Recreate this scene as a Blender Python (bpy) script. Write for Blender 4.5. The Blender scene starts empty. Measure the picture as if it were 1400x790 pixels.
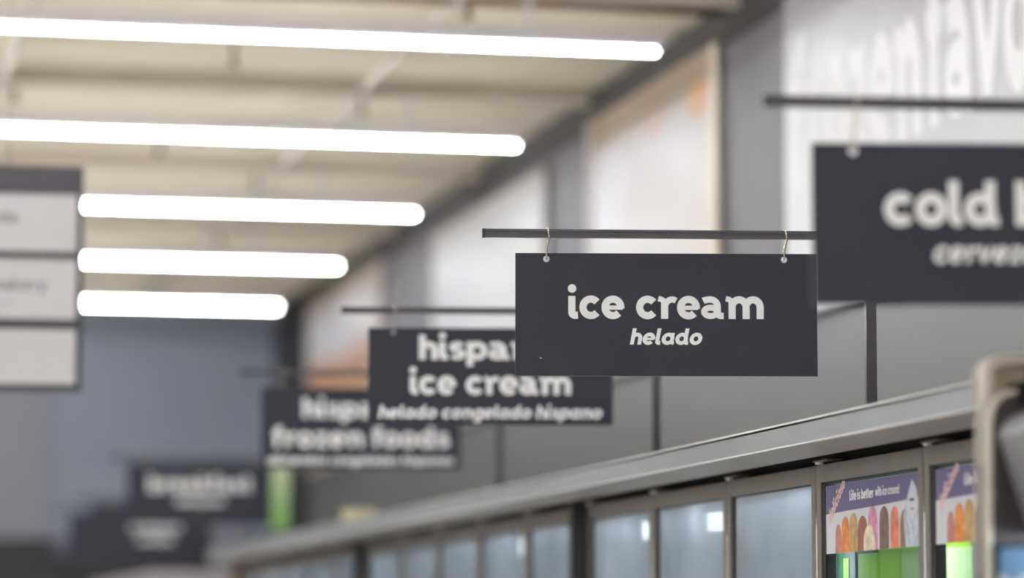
import bpy, bmesh, math, random
from mathutils import Vector, Matrix
random.seed(7)
PI = math.pi
col = bpy.context.scene.collection
sc = bpy.context.scene

# ------------------------------------------------------------------ camera
F = 4600.0
CX, CY = 700.0, 395.0
TH = math.atan(490 / F)
PS = math.atan(1010 / F * math.cos(TH))
CAM = Vector((0, 0, 1.55))
FW = Vector((math.sin(PS) * math.cos(TH), math.cos(PS) * math.cos(TH), math.sin(TH)))
RT = Vector((math.cos(PS), -math.sin(PS), 0))
UP = RT.cross(FW)
FOCUS = 8.16

def ray(px, py):
    return FW + RT * ((px - CX) / F) - UP * ((py - CY) / F)
def P(px, py, d=None, X=None, Y=None, Z=None):
    r = ray(px, py)
    if d is not None: t = d
    elif X is not None: t = (X - CAM.x) / r.x
    elif Y is not None: t = (Y - CAM.y) / r.y
    else: t = (Z - CAM.z) / r.z
    return CAM + r * t
def proj(p):
    v = p - CAM
    d = v.dot(FW)
    return CX + F * v.dot(RT) / d, CY - F * v.dot(UP) / d, d

cd = bpy.data.cameras.new('camera')
cam = bpy.data.objects.new('camera', cd)
col.objects.link(cam)
cam.matrix_world = Matrix((( RT.x, UP.x, -FW.x, CAM.x), (RT.y, UP.y, -FW.y, CAM.y), (RT.z, UP.z, -FW.z, CAM.z), (0, 0, 0, 1)))
cd.sensor_fit = 'HORIZONTAL'; cd.sensor_width = 36.0
cd.lens = 36.0 * F / 1400
cd.clip_end = 200
cd.dof.use_dof = True
cd.dof.focus_distance = FOCUS
cd.dof.aperture_fstop = 1.32
sc.camera = cam

# ------------------------------------------------------------------ materials
def lin(c):
    return tuple(((v / 255) / 12.92 if v / 255 <= .04045 else ((v / 255 + .055) / 1.055) ** 2.4) for v in c)
def mat(name, rgb, rough=.6, metal=0.0, var=.06, scale=8.0, bump=0.0, spec=.5, emit=None, estr=0.0):
    m = bpy.data.materials.new(name); m.use_nodes = True
    nt = m.node_tree; b = nt.nodes['Principled BSDF']
    b.inputs['Roughness'].default_value = rough
    b.inputs['Metallic'].default_value = metal
    b.inputs['Specular IOR Level'].default_value = spec
    c = lin(rgb)
    if var > 0:
        tc = nt.nodes.new('ShaderNodeTexCoord')
        n = nt.nodes.new('ShaderNodeTexNoise'); n.inputs['Scale'].default_value = scale
        n.inputs['Detail'].default_value = 4
        nt.links.new(tc.outputs['Object'], n.inputs['Vector'])
        r = nt.nodes.new('ShaderNodeValToRGB')
        r.color_ramp.elements[0].position = .3; r.color_ramp.elements[1].position = .7
        r.color_ramp.elements[0].color = tuple(v * (1 - var) for v in c) + (1,)
        r.color_ramp.elements[1].color = tuple(min(1, v * (1 + var)) for v in c) + (1,)
        nt.links.new(n.outputs['Fac'], r.inputs['Fac'])
        nt.links.new(r.outputs['Color'], b.inputs['Base Color'])
        if bump > 0:
            bp = nt.nodes.new('ShaderNodeBump'); bp.inputs['Strength'].default_value = bump
            bp.inputs['Distance'].default_value = .002
            nt.links.new(n.outputs['Fac'], bp.inputs['Height'])
            nt.links.new(bp.outputs['Normal'], b.inputs['Normal'])
    else:
        b.inputs['Base Color'].default_value = c + (1,)
    if emit:
        b.inputs['Emission Color'].default_value = tuple(emit) + (1,)
        b.inputs['Emission Strength'].default_value = estr
    return m

def glass_mat(name, haze, tint=(200, 210, 220), refl=1.5):
    m = bpy.data.materials.new(name); m.use_nodes = True
    nt = m.node_tree; nt.nodes.clear()
    out = nt.nodes.new('ShaderNodeOutputMaterial')
    tr = nt.nodes.new('ShaderNodeBsdfTransparent'); tr.inputs[0].default_value = lin((235, 242, 244)) + (1,)
    df = nt.nodes.new('ShaderNodeBsdfDiffuse'); df.inputs[0].default_value = lin(tint) + (1,)
    gl = nt.nodes.new('ShaderNodeBsdfGlossy'); gl.inputs['Roughness'].default_value = .04
    fr = nt.nodes.new('ShaderNodeFresnel'); fr.inputs['IOR'].default_value = 1.5
    mu = nt.nodes.new('ShaderNodeMath'); mu.operation = 'MULTIPLY'; mu.use_clamp = True
    mu.inputs[1].default_value = refl
    nt.links.new(fr.outputs[0], mu.inputs[0])
    tc = nt.nodes.new('ShaderNodeTexCoord')
    n = nt.nodes.new('ShaderNodeTexNoise'); n.inputs['Scale'].default_value = 2.5
    nt.links.new(tc.outputs['Object'], n.inputs['Vector'])
    mr = nt.nodes.new('ShaderNodeMapRange')
    mr.inputs['From Min'].default_value = .3; mr.inputs['From Max'].default_value = .7
    mr.inputs['To Min'].default_value = haze * .75; mr.inputs['To Max'].default_value = haze * 1.15
    nt.links.new(n.outputs['Fac'], mr.inputs['Value'])
    m1 = nt.nodes.new('ShaderNodeMixShader'); m2 = nt.nodes.new('ShaderNodeMixShader')
    nt.links.new(mr.outputs[0], m1.inputs[0])
    tl = nt.nodes.new('ShaderNodeBsdfTranslucent'); tl.inputs[0].default_value = lin(tint) + (1,)
    m0 = nt.nodes.new('ShaderNodeMixShader'); m0.inputs[0].default_value = .3
    nt.links.new(df.outputs[0], m0.inputs[1]); nt.links.new(tl.outputs[0], m0.inputs[2])
    nt.links.new(tr.outputs[0], m1.inputs[1]); nt.links.new(m0.outputs[0], m1.inputs[2])
    nt.links.new(mu.outputs[0], m2.inputs[0])
    nt.links.new(m1.outputs[0], m2.inputs[1]); nt.links.new(gl.outputs[0], m2.inputs[2])
    nt.links.new(m2.outputs[0], out.inputs[0])
    return m

M = {}
M['tube'] = mat('lamp tube', (255, 255, 252), var=0, emit=(.93, .965, 1.0), estr=58.0)
M['batten'] = mat('batten white enamel', (236, 228, 236), .4, var=.02)
M['deck'] = mat('ceiling deck paint', (245, 234, 212), .75, var=.05, scale=1.2)
M['beam'] = mat('joist paint', (240, 228, 212), .6, var=.05, scale=3)
M['conduit'] = mat('pale conduit', (222, 212, 200), .5, var=.02)
M['pipe'] = mat('brown pipe', (120, 98, 80), .5, var=.08)
M['fitting'] = mat('dark ceiling fitting', (88, 82, 70), .5, var=.05)
M['wall'] = mat('grey wall paint', (121, 118, 125), .55, var=.03, scale=1.5)
M['endwall'] = mat('blue grey wall paint', (148, 155, 170), .6, var=.04, scale=.8)
M['endwall2'] = mat('taupe grey wall paint', (145, 145, 154), .6, var=.04, scale=.8)
M['dark'] = mat('dark grey paint', (50, 49, 54), .6, var=.05)
M['band'] = mat('charcoal wall top shade', (45, 41, 41), .6, var=.05)
M['palewall'] = mat('pale store wall paint', (232, 230, 228), .6, var=.03)
M['panel'] = mat('grey wall panel laminate', (113, 112, 113), .45, var=.03, scale=1.2)
M['floor'] = mat('polished floor', (238, 235, 228), .3, var=.05, scale=1.0)
M['sign'] = mat('charcoal sign board', (50, 52, 63), .6, var=.05, scale=5, spec=.3)
M['edge'] = mat('white board core', (205, 205, 208), .6, var=.02)
M['white'] = mat('white vinyl lettering', (248, 248, 250), .55, var=.01, scale=30)
M['bar'] = mat('dark anodised bar', (70, 67, 72), .32, metal=.6, var=.06, scale=20)
M['cap'] = mat('black plastic cap', (14, 13, 16), .5, var=.05)
M['hook'] = mat('zinc hook', (205, 200, 188), .22, metal=1.0, var=.1, scale=60)
M['cornice'] = mat('brushed grey cornice', (164, 168, 175), .4, metal=.15, var=.05, scale=6)
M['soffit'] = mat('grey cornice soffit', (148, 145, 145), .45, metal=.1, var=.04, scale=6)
M['bead'] = mat('white cornice highlight and pin', (255, 255, 255), .3, metal=.0, var=.02)
M['doorframe'] = mat('bronze grey door frame', (124, 117, 113), .42, metal=.2, var=.07, scale=14)
M['gasket'] = mat('black rubber gasket', (12, 12, 14), .6, var=.05)
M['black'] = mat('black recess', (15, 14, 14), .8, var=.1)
M['post'] = mat('dark case joint post', (48, 46, 47), .45, var=.06)
M['liner'] = mat('white freezer liner', (190, 198, 208), .5, var=.02)
M['wire'] = mat('white wire shelf', (214, 218, 224), .4, var=.02)
M['foggy'] = glass_mat('foggy reflecting freezer glass', .72, (228, 240, 255), 1.3)  # diffuse haze stands for condensation and for pale reflections alike
M['clear'] = glass_mat('clear freezer glass', .05, (205, 215, 220), .55)
M['pane_inner'] = glass_mat('inner face of glass', .0, (205, 215, 220), .2)
M['led'] = mat('interior glow spot', (255, 255, 250), var=0, emit=(.93, 1.0, .97), estr=5.0)
M['tan'] = mat('brown end trim', (120, 104, 88), .5, var=.08)
M['frame'] = mat('pale wood mural frame', (242, 228, 206), .5, var=.08, scale=6)
M['frame_tan'] = mat('tan wood mural frame top', (176, 156, 132), .5, var=.08, scale=6)
M['frame_white'] = mat('white mural frame', (216, 212, 212), .5, var=.03, scale=6)
M['cream'] = mat('cream bumper', (224, 216, 203), .4, var=.05, scale=10)
M['tanpanel'] = mat('tan top panel', (206, 190, 166), .5, var=.05)
M['coolgrey'] = mat('charcoal cooler side', (84, 79, 80), .5, var=.06)
M['hood'] = mat('slate cooler hood', (128, 128, 136), .35, var=.04)
M['bluepack'] = mat('blue carton', (104, 160, 214), .35, var=.2, scale=9)
M['navy'] = mat('navy carton print', (28, 40, 70), .4, var=.1)
M['whitepack'] = mat('white carton print', (225, 232, 240), .4, var=.04)
M['lime'] = mat('lime carton', (176, 228, 60), .4, var=.1, scale=7)
M['palelime'] = mat('pale lime carton print', (216, 236, 168), .4, var=.06, scale=7)
M['darkgreen'] = mat('dark green carton print', (38, 72, 48), .4, var=.2, scale=9)
M['purple'] = mat('purple poster print', (99, 92, 138), .45, var=.04)
M['posterwhite'] = mat('white poster print', (222, 222, 232), .45, var=.03)
M['pinktext'] = mat('pink poster print', (240, 205, 200), .45, var=.03)
M['greytext'] = mat('grey sign text', (110, 108, 114), .5, var=.03)
M['liltext'] = mat('lilac sign text', (176, 172, 190), .5, var=.03)
M['signwhite'] = mat('off white sign insert', (204, 200, 203), .5, var=.02)
M['signhead'] = mat('plum grey sign header', (66, 62, 71), .5, var=.04)
M['yellow'] = mat('yellow carton', (226, 218, 172), .5, var=.08)
M['pbar'] = mat('far pale cooler', (205, 200, 208), .5, var=.04)
M['mutedgrey'] = mat('muted grey box', (112, 113, 126), .5, var=.04)
M['strip'] = mat('cool led and fill strip', (255, 255, 255), var=0, emit=(.82, .93, 1.0), estr=33.0)
M['carton_fill'] = mat('bright carton fill', (255, 255, 255), var=0, emit=(.9, .97, 1.0), estr=42.0)
ICE = {}
for k, c in dict(rose=(196, 130, 120), orange=(226, 140, 66), sand=(196, 160, 106), brown=(150, 96, 70), pink=(212, 140, 176),
                 cream=(232, 215, 190), cocoa=(122, 92, 80), coral=(232, 130, 106), umber=(140, 110, 84), sky=(196, 206, 222), ink=(86, 82, 92)).items():
    ICE[k] = mat('poster ' + k, c, .45, var=.28, scale=45)

# ------------------------------------------------------------------ helpers
class MB:
    def __init__(self):
        self.v = []; self.f = []; self.m = []; self.mats = []; self.sm = []
    def mi(self, m):
        if m is None: m = '_d'
        if m not in self.mats: self.mats.append(m)
        return self.mats.index(m)
    def face(self, pts, m=None, smooth=False):
        b = len(self.v); self.v += [tuple(p) for p in pts]
        self.f.append(tuple(range(b, b + len(pts)))); self.m.append(self.mi(m)); self.sm.append(smooth)
    def box(self, x0, x1, y0, y1, z0, z1, m=None):
        b = len(self.v)
        self.v += [(x, y, z) for z in (z0, z1) for y in (y0, y1) for x in (x0, x1)]
        for q in ((0, 2, 3, 1), (4, 5, 7, 6), (0, 1, 5, 4), (2, 6, 7, 3), (0, 4, 6, 2), (1, 3, 7, 5)):
            self.f.append(tuple(b + i for i in q)); self.m.append(self.mi(m)); self.sm.append(False)
    def prism(self, poly, axis, a, c, m=None, mside=None, smooth=False):
        """extrude a 2D polygon along axis from a to c; (u,v) are the two other axes in order"""
        def pt(u, v, w):
            return {'x': (w, u, v), 'y': (u, w, v), 'z': (u, v, w)}[axis]
        b = len(self.v); n = len(poly)
        self.v += [pt(u, v, a) for u, v in poly] + [pt(u, v, c) for u, v in poly]
        self.f.append(tuple(b + i for i in range(n))); self.m.append(self.mi(m)); self.sm.append(False)
        self.f.append(tuple(b + n + i for i in reversed(range(n)))); self.m.append(self.mi(m)); self.sm.append(False)
        for i in range(n):
            j = (i + 1) % n
            self.f.append((b + i, b + n + i, b + n + j, b + j)); self.m.append(self.mi(mside or m)); self.sm.append(smooth)
    def tube(self, pts, r, n=10, m=None, caps=True):
        pts = [Vector(p) for p in pts]
        b = len(self.v); prev = None
        for i, p in enumerate(pts):
            t = (pts[min(i + 1, len(pts) - 1)] - pts[max(i - 1, 0)]).normalized()
            if prev is None:
                a = t.orthogonal().normalized()
            else:
                a = (prev - t * prev.dot(t)).normalized()
            prev = a; c = t.cross(a)
            rr = r[i] if isinstance(r, (list, tuple)) else r
            for k in range(n):
                an = 2 * PI * k / n
                self.v.append(tuple(p + (a * math.cos(an) + c * math.sin(an)) * rr))
        for i in range(len(pts) - 1):
            for k in range(n):
                k2 = (k + 1) % n
                self.f.append((b + i * n + k, b + i * n + k2, b + (i + 1) * n + k2, b + (i + 1) * n + k)); self.m.append(self.mi(m)); self.sm.append(True)
        if caps:
            e = b + (len(pts) - 1) * n
            self.f.append(tuple(b + k for k in reversed(range(n)))); self.m.append(self.mi(m)); self.sm.append(False)
            self.f.append(tuple(e + k for k in range(n))); self.m.append(self.mi(m)); self.sm.append(False)
    def build(self, name, m=None, parent=None, uv=None, bevel=0):
        me = bpy.data.meshes.new(name)
        me.from_pydata(self.v, [], self.f)
        for k in self.mats:
            me.materials.append(m if k == '_d' else (k if not isinstance(k, str) else M[k]))
        me.polygons.foreach_set('material_index', self.m)
        me.polygons.foreach_set('use_smooth', self.sm)
        if uv:
            ul = me.uv_layers.new(name='UVMap')
            for lp in me.loops:
                ul.data[lp.index].uv = uv(me.vertices[lp.vertex_index].co)
        bm = bmesh.new(); bm.from_mesh(me)
        bmesh.ops.recalc_face_normals(bm, faces=bm.faces)
        bm.to_mesh(me); bm.free()
        me.update()
        o = bpy.data.objects.new(name, me); col.objects.link(o)
        if parent: o.parent = parent
        if bevel:
            md = o.modifiers.new('bevel', 'BEVEL'); md.width = bevel; md.segments = 2; md.limit_method = 'ANGLE'
        return o

def tag(o, label=None, cat=None, group=None, kind=None):
    if label: o['label'] = label
    if cat: o['category'] = cat
    if group: o['group'] = group
    if kind: o['kind'] = kind
    return o
def empty(name, loc, rz=0, label=None, cat=None, group=None, kind=None):
    o = bpy.data.objects.new(name, None); col.objects.link(o)
    o.location = loc; o.rotation_euler = (0, 0, rz); o.empty_display_size = .1
    return tag(o, label, cat, group, kind)

# ------------------------------------------------------------------ lettering: a rounded geometric bold alphabet drawn with strokes
def arc(cx, cy, rx, ry, a0, a1, n=None):
    n = n or max(4, int(abs(a1 - a0) / 11))
    return [(cx + rx * math.cos(math.radians(a0 + (a1 - a0) * i / n)), cy + ry * math.sin(math.radians(a0 + (a1 - a0) * i / n))) for i in range(n + 1)]
W = .316
AS = 1.38
def g_tail(x, top, w=W):
    return ([(x, top), (x, .30)] + arc(x + .15, .285, .15, .145, 180, 262) + [(x + .27, .15)], w)
def glyph(ch, italic=False):
    """-> (strokes [(points, width)], dots [(x, y, r)], advance width)"""
    w = W; h = w / 2
    bowl = lambda cx: (arc(cx, .5, .35, .36, 90, 450, 30), w)
    if ch == ' ': return [], [], .42
    if ch == 'i': return [g_tail(.155, 1.0)], [(.165, 1.33, .19)], .44
    if ch == 'í': return [g_tail(.155, 1.0), ([(.1, 1.2), (.3, 1.48)], .2)], [], .44
    if ch == 'l': return [g_tail(.155, AS)], [], .44
    if ch == 'c': return [(arc(.50, .5, .35, .365, 40, 320, 26), w)], [], .92
    if ch == 'e': return [(arc(.50, .5, .35, .365, -7, 317, 30), w), ([(.2, .49), (.93, .49)], .19)], [], 1.0
    if ch == 'o': return [(arc(.505, .5, .35, .365, 0, 360, 34), w)], [], 1.01
    if ch == 'r':
        return [([(.28, 0), (.28, .86)], w), ([(.0, .90), (.14, .86), (.26, .78)], .24), (arc(.62, .46, .34, .40, 150, 78, 8) + [(.785, .80)], .27)], [], .78
    if ch in 'mnhu':
        if ch == 'u':
            return [([(.155, 1), (.155, .45)] + arc(.485, .45, .33, .31, 180, 360, 14)[1:], w), ([(.815, 1), (.815, 0)], w)], [], .97
        s = []
        x = .28
        if ch == 'h': x = .155; s.append(([(x, AS), (x, 0)], w))
        else: s += [([(x, 0), (x, .84)], w), ([(.0, .90), (.14, .87), (.26, .78)], .24)]
        n = 2 if ch == 'm' else 1
        sp = .62 if ch == 'm' else .60
        for k in range(n):
            s.append((arc(x + sp / 2, .53, sp / 2, .325, 165, 0, 13) + [(x + sp, 0)], w)); x += sp
        return s, [], x + .155
    if ch == 'a' and not italic:
        return [(arc(.42, .315, .285, .185, 0, 360, 28), .265),
                ([(.10, .80), (.16, .83)] + arc(.40, .55, .335, .315, 98, 0, 9) + [(.735, .30)] + arc(.885, .285, .15, .15, 180, 262) + [(1.0, .14)], .285)], [], 1.04
    if ch == 'a':
        return [bowl(.50), ([(.83, 1.0), (.83, .28)] + arc(.95, .27, .12, .13, 180, 262) + [(1.04, .14)], w * .9)], [], 1.06
    if ch == 'd':
        return [bowl(.50), g_tail(.82, AS)], [], 1.10
    if ch == 'b': return [bowl(.505), ([(.155, AS), (.155, 0)], w)], [], 1.0
    if ch == 'p': return [bowl(.505), ([(.155, 1.0), (.155, -.36)], w)], [], 1.0
    if ch == 'q': return [bowl(.50), ([(.83, 1.0), (.83, -.36)], w)], [], .99
    if ch == 'g': return [bowl(.50), ([(.83, 1.0), (.83, -.02)] + arc(.50, -.02, .33, .27, 0, -140, 9), w)], [], .99
    if ch == 's':
        return [(arc(.40, .685, .255, .185, 28, 205, 12) + [(.27, .565), (.40, .515), (.53, .465)] + arc(.395, .315, .265, .185, 25, -152, 12), .27)], [], .80
    if ch == 't': return [([(.25, 1.30), (.25, .33)] + arc(.42, .31, .17, .165, 180, 280) + [(.56, .16)], w), ([(.0, .87), (.58, .87)], .25)], [], .62
    if ch == 'f': return [([(.25, 0), (.25, 1.0)] + arc(.46, 1.03, .21, .22, 180, 95) + [(.60, 1.24)], w), ([(.0, .87), (.58, .87)], .25)], [], .60
    if ch == 'k': return [([(.155, AS), (.155, 0)], w), ([(.2, .42), (.78, 1.0)], .27), ([(.38, .55), (.84, 0)], .28)], [], .92
    if ch == 'v': return [([(.10, 1.0), (.46, .06)], .29), ([(.86, 1.0), (.48, .06)], .29)], [], .97
    if ch == 'y': return [([(.10, 1.0), (.48, .1)], .29), ([(.88, 1.0), (.44, -.12), (.34, -.25), (.12, -.27)], .28)], [], .98
    if ch == 'w': return [([(.10, 1.0), (.38, .06)], .27), ([(.67, .95), (.40, .06)], .25), ([(.67, .95), (.94, .06)], .25), ([(1.24, 1.0), (.96, .06)], .27)], [], 1.34
    if ch == 'z': return [([(.04, .87), (.78, .87)], .25), ([(.68, .85), (.16, .14)], .27), ([(.06, .125), (.80, .125)], .25)], [], .84
    if ch == 'L': return [([(.17, AS), (.17, .0)], w), ([(.1, .13), (.78, .13)], .26)], [], .8
    if ch == '!': return [([(.17, AS), (.17, .45)], w)], [(.17, .16, .18)], .34
    raise ValueError(ch)

def lettering(mb, text, x0, x1, zbase, xh, y=-.001, italic=False, m=None, bold=1.0, frame=None, step=6e-6, only=None):
    """adds the text to mb; local x to the right, z up, y negative toward the reader. x0..x1: extent"""
    items = []; x = 0; wd = 0
    for ch in text:
        s, dts, adv = glyph(ch, italic)
        if ch == ' ': wd += 1
        if only is not None and wd != only: s, dts = [], []
        for pts, w in s: items.append(([(x + a, b) for a, b in pts], w * bold))
        for a, b, r in dts: items.append(((x + a, b, r * (1 + (bold - 1) * .5)), None))
        x += adv + .055
    tot = x - .055
    if x1 is None: x1 = x0 + tot * xh
    sx = (x1 - x0) / tot; sh = .19 if italic else 0
    out = frame or (lambda X, Y, Z: (X, Y, Z))
    def T(a, b, yy):
        return out(x0 + a * sx + sh * b * xh - sh * .5 * xh, yy, zbase + b * xh)
    yy = y
    for it, w in items:
        yy -= step
        if w is None:
            cx, cy, r = it; ry = r
            n = 24
            rx = r * xh / sx
            ring = [(cx + rx * math.cos(2 * PI * k / n), cy + r * math.sin(2 * PI * k / n)) for k in range(n)]
            mb.face([T(a, b, yy) for a, b in ring], m)
            for k in range(n):
                a, b = ring[k], ring[(k + 1) % n]
                mb.face([T(a[0], a[1], yy), T(b[0], b[1], yy), T(b[0], b[1], 0), T(a[0], a[1], 0)], m)
            continue
        n = len(it); L = []; R = []
        closed = (abs(it[0][0] - it[-1][0]) < 1e-5 and abs(it[0][1] - it[-1][1]) < 1e-5)
        for i, p in enumerate(it):
            if closed:
                a = it[i - 1] if i > 0 else it[-2]; c = it[i + 1] if i < n - 1 else it[1]
            else:
                a = it[max(i - 1, 0)]; c = it[min(i + 1, n - 1)]
            d1 = Vector((p[0] - a[0], p[1] - a[1])); d2 = Vector((c[0] - p[0], c[1] - p[1]))
            if d1.length < 1e-9: d1 = d2
            if d2.length < 1e-9: d2 = d1
            d1.normalize(); d2.normalize(); t = (d1 + d2)
            t.normalize()
            k = 1 / max(.55, t.dot(d1))
            nx, ny = -t.y, t.x
            hw = w / 2 * k
            L.append((p[0] + nx * hw, p[1] + ny * hw)); R.append((p[0] - nx * hw, p[1] - ny * hw))
        for i in range(n - 1):
            q = [L[i], L[i + 1], R[i + 1], R[i]]
            mb.face([T(a, b, yy) for a, b in q], m)
            for a, b in ((L[i], L[i + 1]), (R[i], R[i + 1])):
                mb.face([T(a[0], a[1], yy), T(b[0], b[1], yy), T(b[0], b[1], 0), T(a[0], a[1], 0)], m)
    return mb

# ------------------------------------------------------------------ room shell
XW = 3.84                       # right wall plane
ZC = P(1000, 4, X=XW).z         # ceiling height
YE = P(388, 500, X=XW).y        # end wall
XL = -11.0; YB = -5.0
def zr(ratio_px, ratio_py, X): return P(ratio_px, ratio_py, X=X).z

mb = MB(); mb.box(XL, XW, YB, YE, -.1, 0)
tag(mb.build('floor', M['floor']), kind='structure')
# ceiling deck: ribs running across the aisle
mb = MB()
prof = []
y = YB
while y < YE:
    prof += [(y, ZC), (y + .16, ZC), (y + .20, ZC + .045), (y + .36, ZC + .045)]
    y += .40
prof += [(y, ZC), (y, ZC + .2), (YB, ZC + .2)]
b0 = len(prof)
for i in range(len(prof) - 3):
    (ya, za), (yb_, zb) = prof[i], prof[i + 1]
    mb.face([(XL, ya, za), (XW + .1, ya, za), (XW + .1, yb_, zb), (XL, yb_, zb)])
mb.face([(XL, YB, ZC + .2), (XW + .1, YB, ZC + .2), (XW + .1, y, ZC + .2), (XL, y, ZC + .2)])
ceiling = tag(mb.build('ceiling', M['deck']), kind='structure')

mb = MB(); mb.box(XW, XW + .1, YB, YE, 0, ZC + .2)
tag(mb.build('wall_right', M['wall']), kind='structure')
ys = P(72, 600, Y=YE).x
mb = MB(); mb.box(ys, XW, YE, YE + .1, 0, ZC + .2)
mb.box(XL, ys, YE - .03, YE + .1, 0, ZC + .2, 'endwall2')
tag(mb.build('wall_back', M['endwall']), kind='structure')
mb = MB(); mb.box(XL - .1, XL, YB, YE, 0, ZC + .2)
tag(mb.build('wall_left', M['palewall']), kind='structure')
mb = MB(); mb.box(XL, XW, YB - .1, YB, 0, ZC + .2)
tag(mb.build('wall_front', M['palewall']), kind='structure')

# light rows
ZL = 1.55 + 2.396
rows_px = [(893, 71), (703, 198.5), (561, 295.5), (460, 364.5), (377, 420)]
LROW = []
for (px, py) in rows_px:
    p = P(px, py, Z=ZL); LROW.append((p.x, p.y))
XLE = sum(a for a, b in LROW) / 5 + .025
sp = (LROW[4][1] - LROW[0][1]) / 4
print('rows', LROW, 'spacing', sp, 'ZC', ZC, 'YE', YE)
row_y = [LROW[0][1] + sp * k for k in range(5)]

JD = .05
# beams and conduits belong to the ceiling
for k in range(-5, 6):
    yb = row_y[0] + sp * k + .12
    if yb > YE - .05: continue
    mb = MB()
    zt, zb = ZC, ZC - JD
    mb.box(XL, XW - .02, yb - .035, yb + .035, zb, zb + .014)
    mb.box(XL, XW - .02, yb - .006, yb + .006, zb + .014, zt - .014)
    mb.box(XL, XW - .02, yb - .045, yb + .045, zt - .014, zt - .001)
    mb.build('beam', M['beam'], ceiling)
for (px, py) in ((520, 100), (15, 80)):
    p = P(px, py, Z=ZC - .035)
    mb = MB(); mb.tube([(p.x, 6, ZC - .03), (p.x, YE - .1, ZC - .03)], .022, 10)
    mb.build('conduit', M['conduit'], ceiling)
# dark strip painting in the shade above lamp level, under the ceiling
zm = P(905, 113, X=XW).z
zshade = P(870, 134, X=XW - .02).z
mb = MB(); mb.box(XW - .02, XW, YB, YE, zshade, ZC)
tag(mb.build('wall_top_shade', M['band']), kind='structure')

LIGHT_LABELS = [
    'topmost white ceiling strip light, the longest in view, reaching the food mural',
    'second white ceiling strip light from the top, just above the three-panel aisle sign',
    'white ceiling strip light third from the top, below the one nearest the aisle sign header',
    'white ceiling strip light between the third and the lowest one, above the blue-grey end wall',
    'lowest and shortest-looking white strip light, right above the blue-grey end wall']
OFF = ['ahead of the topmost one in view', 'second ahead of the topmost one in view', 'nearly over the camera', 'just behind the camera', 'well behind the camera', 'farthest behind the camera']
def strip_light(yy, label):
    t = empty('mounted_strip_light', ((XL + XLE) / 2, yy, ZL - .013), 0, label, 'ceiling light', 'ceiling strip lights')
    hl = (XLE - XL) / 2 - .01
    mb = MB()
    n = 12
    pts = [(-hl + .0, 0, .013), (hl, 0, .013)]
    mb.tube([(-hl, 0, .013), (-hl + .006, 0, .013), (hl - .012, 0, .013), (hl - .004, 0, .013), (hl, 0, .013)], [.004, .009, .009, .007, .003], n)
    mb.build('lamp_tube', M['tube'], t)
    mb = MB()
    mb.prism([(-.014, .023), (-.025, .036), (-.025, .085), (.025, .085), (.025, .036), (.014, .023)], 'x', -hl - .02, hl + .02)
    mb.build('batten', M['batten'], t)
    for x in (-hl * .9, -hl * .5, 0, hl * .5, hl * .93):
        mb = MB(); mb.prism([(.0, .085), (.115, .085), (.115, ZC - JD - ZL + .012), (.105, ZC - JD - ZL + .012), (.105, .093), (.0, .093)], 'x', x - .012, x + .012)
        mb.build('bracket', M['batten'], t)
    return t
for k in range(5): strip_light(row_y[k], LIGHT_LABELS[k])
for k in range(1, 7): strip_light(row_y[0] - sp * k, 'white ceiling strip light ' + OFF[k - 1])

# small dark fittings hanging from the deck
FIT = [(320, 80, 'below the topmost strip light, left of centre'), (20, 128, 'at the left edge, between the two upper strip lights'),
       (495, 146, 'just above the second strip light, near the middle'), (218, 202, 'just under the second strip light at the left'),
       (350, 252, 'above the third strip light, left of centre'), (640, 13, 'at the very top, just above the topmost strip light'),
       (300, 326, 'between the third and fourth strip lights')]
for px, py, w in FIT:
    p = P(px, py, Z=ZC - .07)
    t = empty('pendant_sprinkler', (p.x, p.y, ZC - .11), 0, 'small dark ceiling sprinkler ' + w, 'sprinkler', 'ceiling sprinklers')
    mb = MB(); mb.tube([(0, 0, .02), (0, 0, .11)], .011, 10); mb.build('drop_pipe', M['fitting'], t)
    mb = MB(); mb.tube([(0, 0, 0), (0, 0, .006), (0, 0, .012), (0, 0, .03)], [.026, .026, .012, .014], 14); mb.build('deflector', M['fitting'], t)
p = P(640, 6, Z=ZC - .05); q = P(960, 18, Z=ZC - .05)
mb = MB(); mb.tube([(p.x - 2.2, (p.y + q.y) / 2, ZC - .03), (XW - .05, (p.y + q.y) / 2, ZC - .03)], .03, 12)
tag(mb.build('ceiling_pipe', M['pipe']), 'thin brown pipe across the ceiling at the top edge of the photo', 'pipe')

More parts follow.
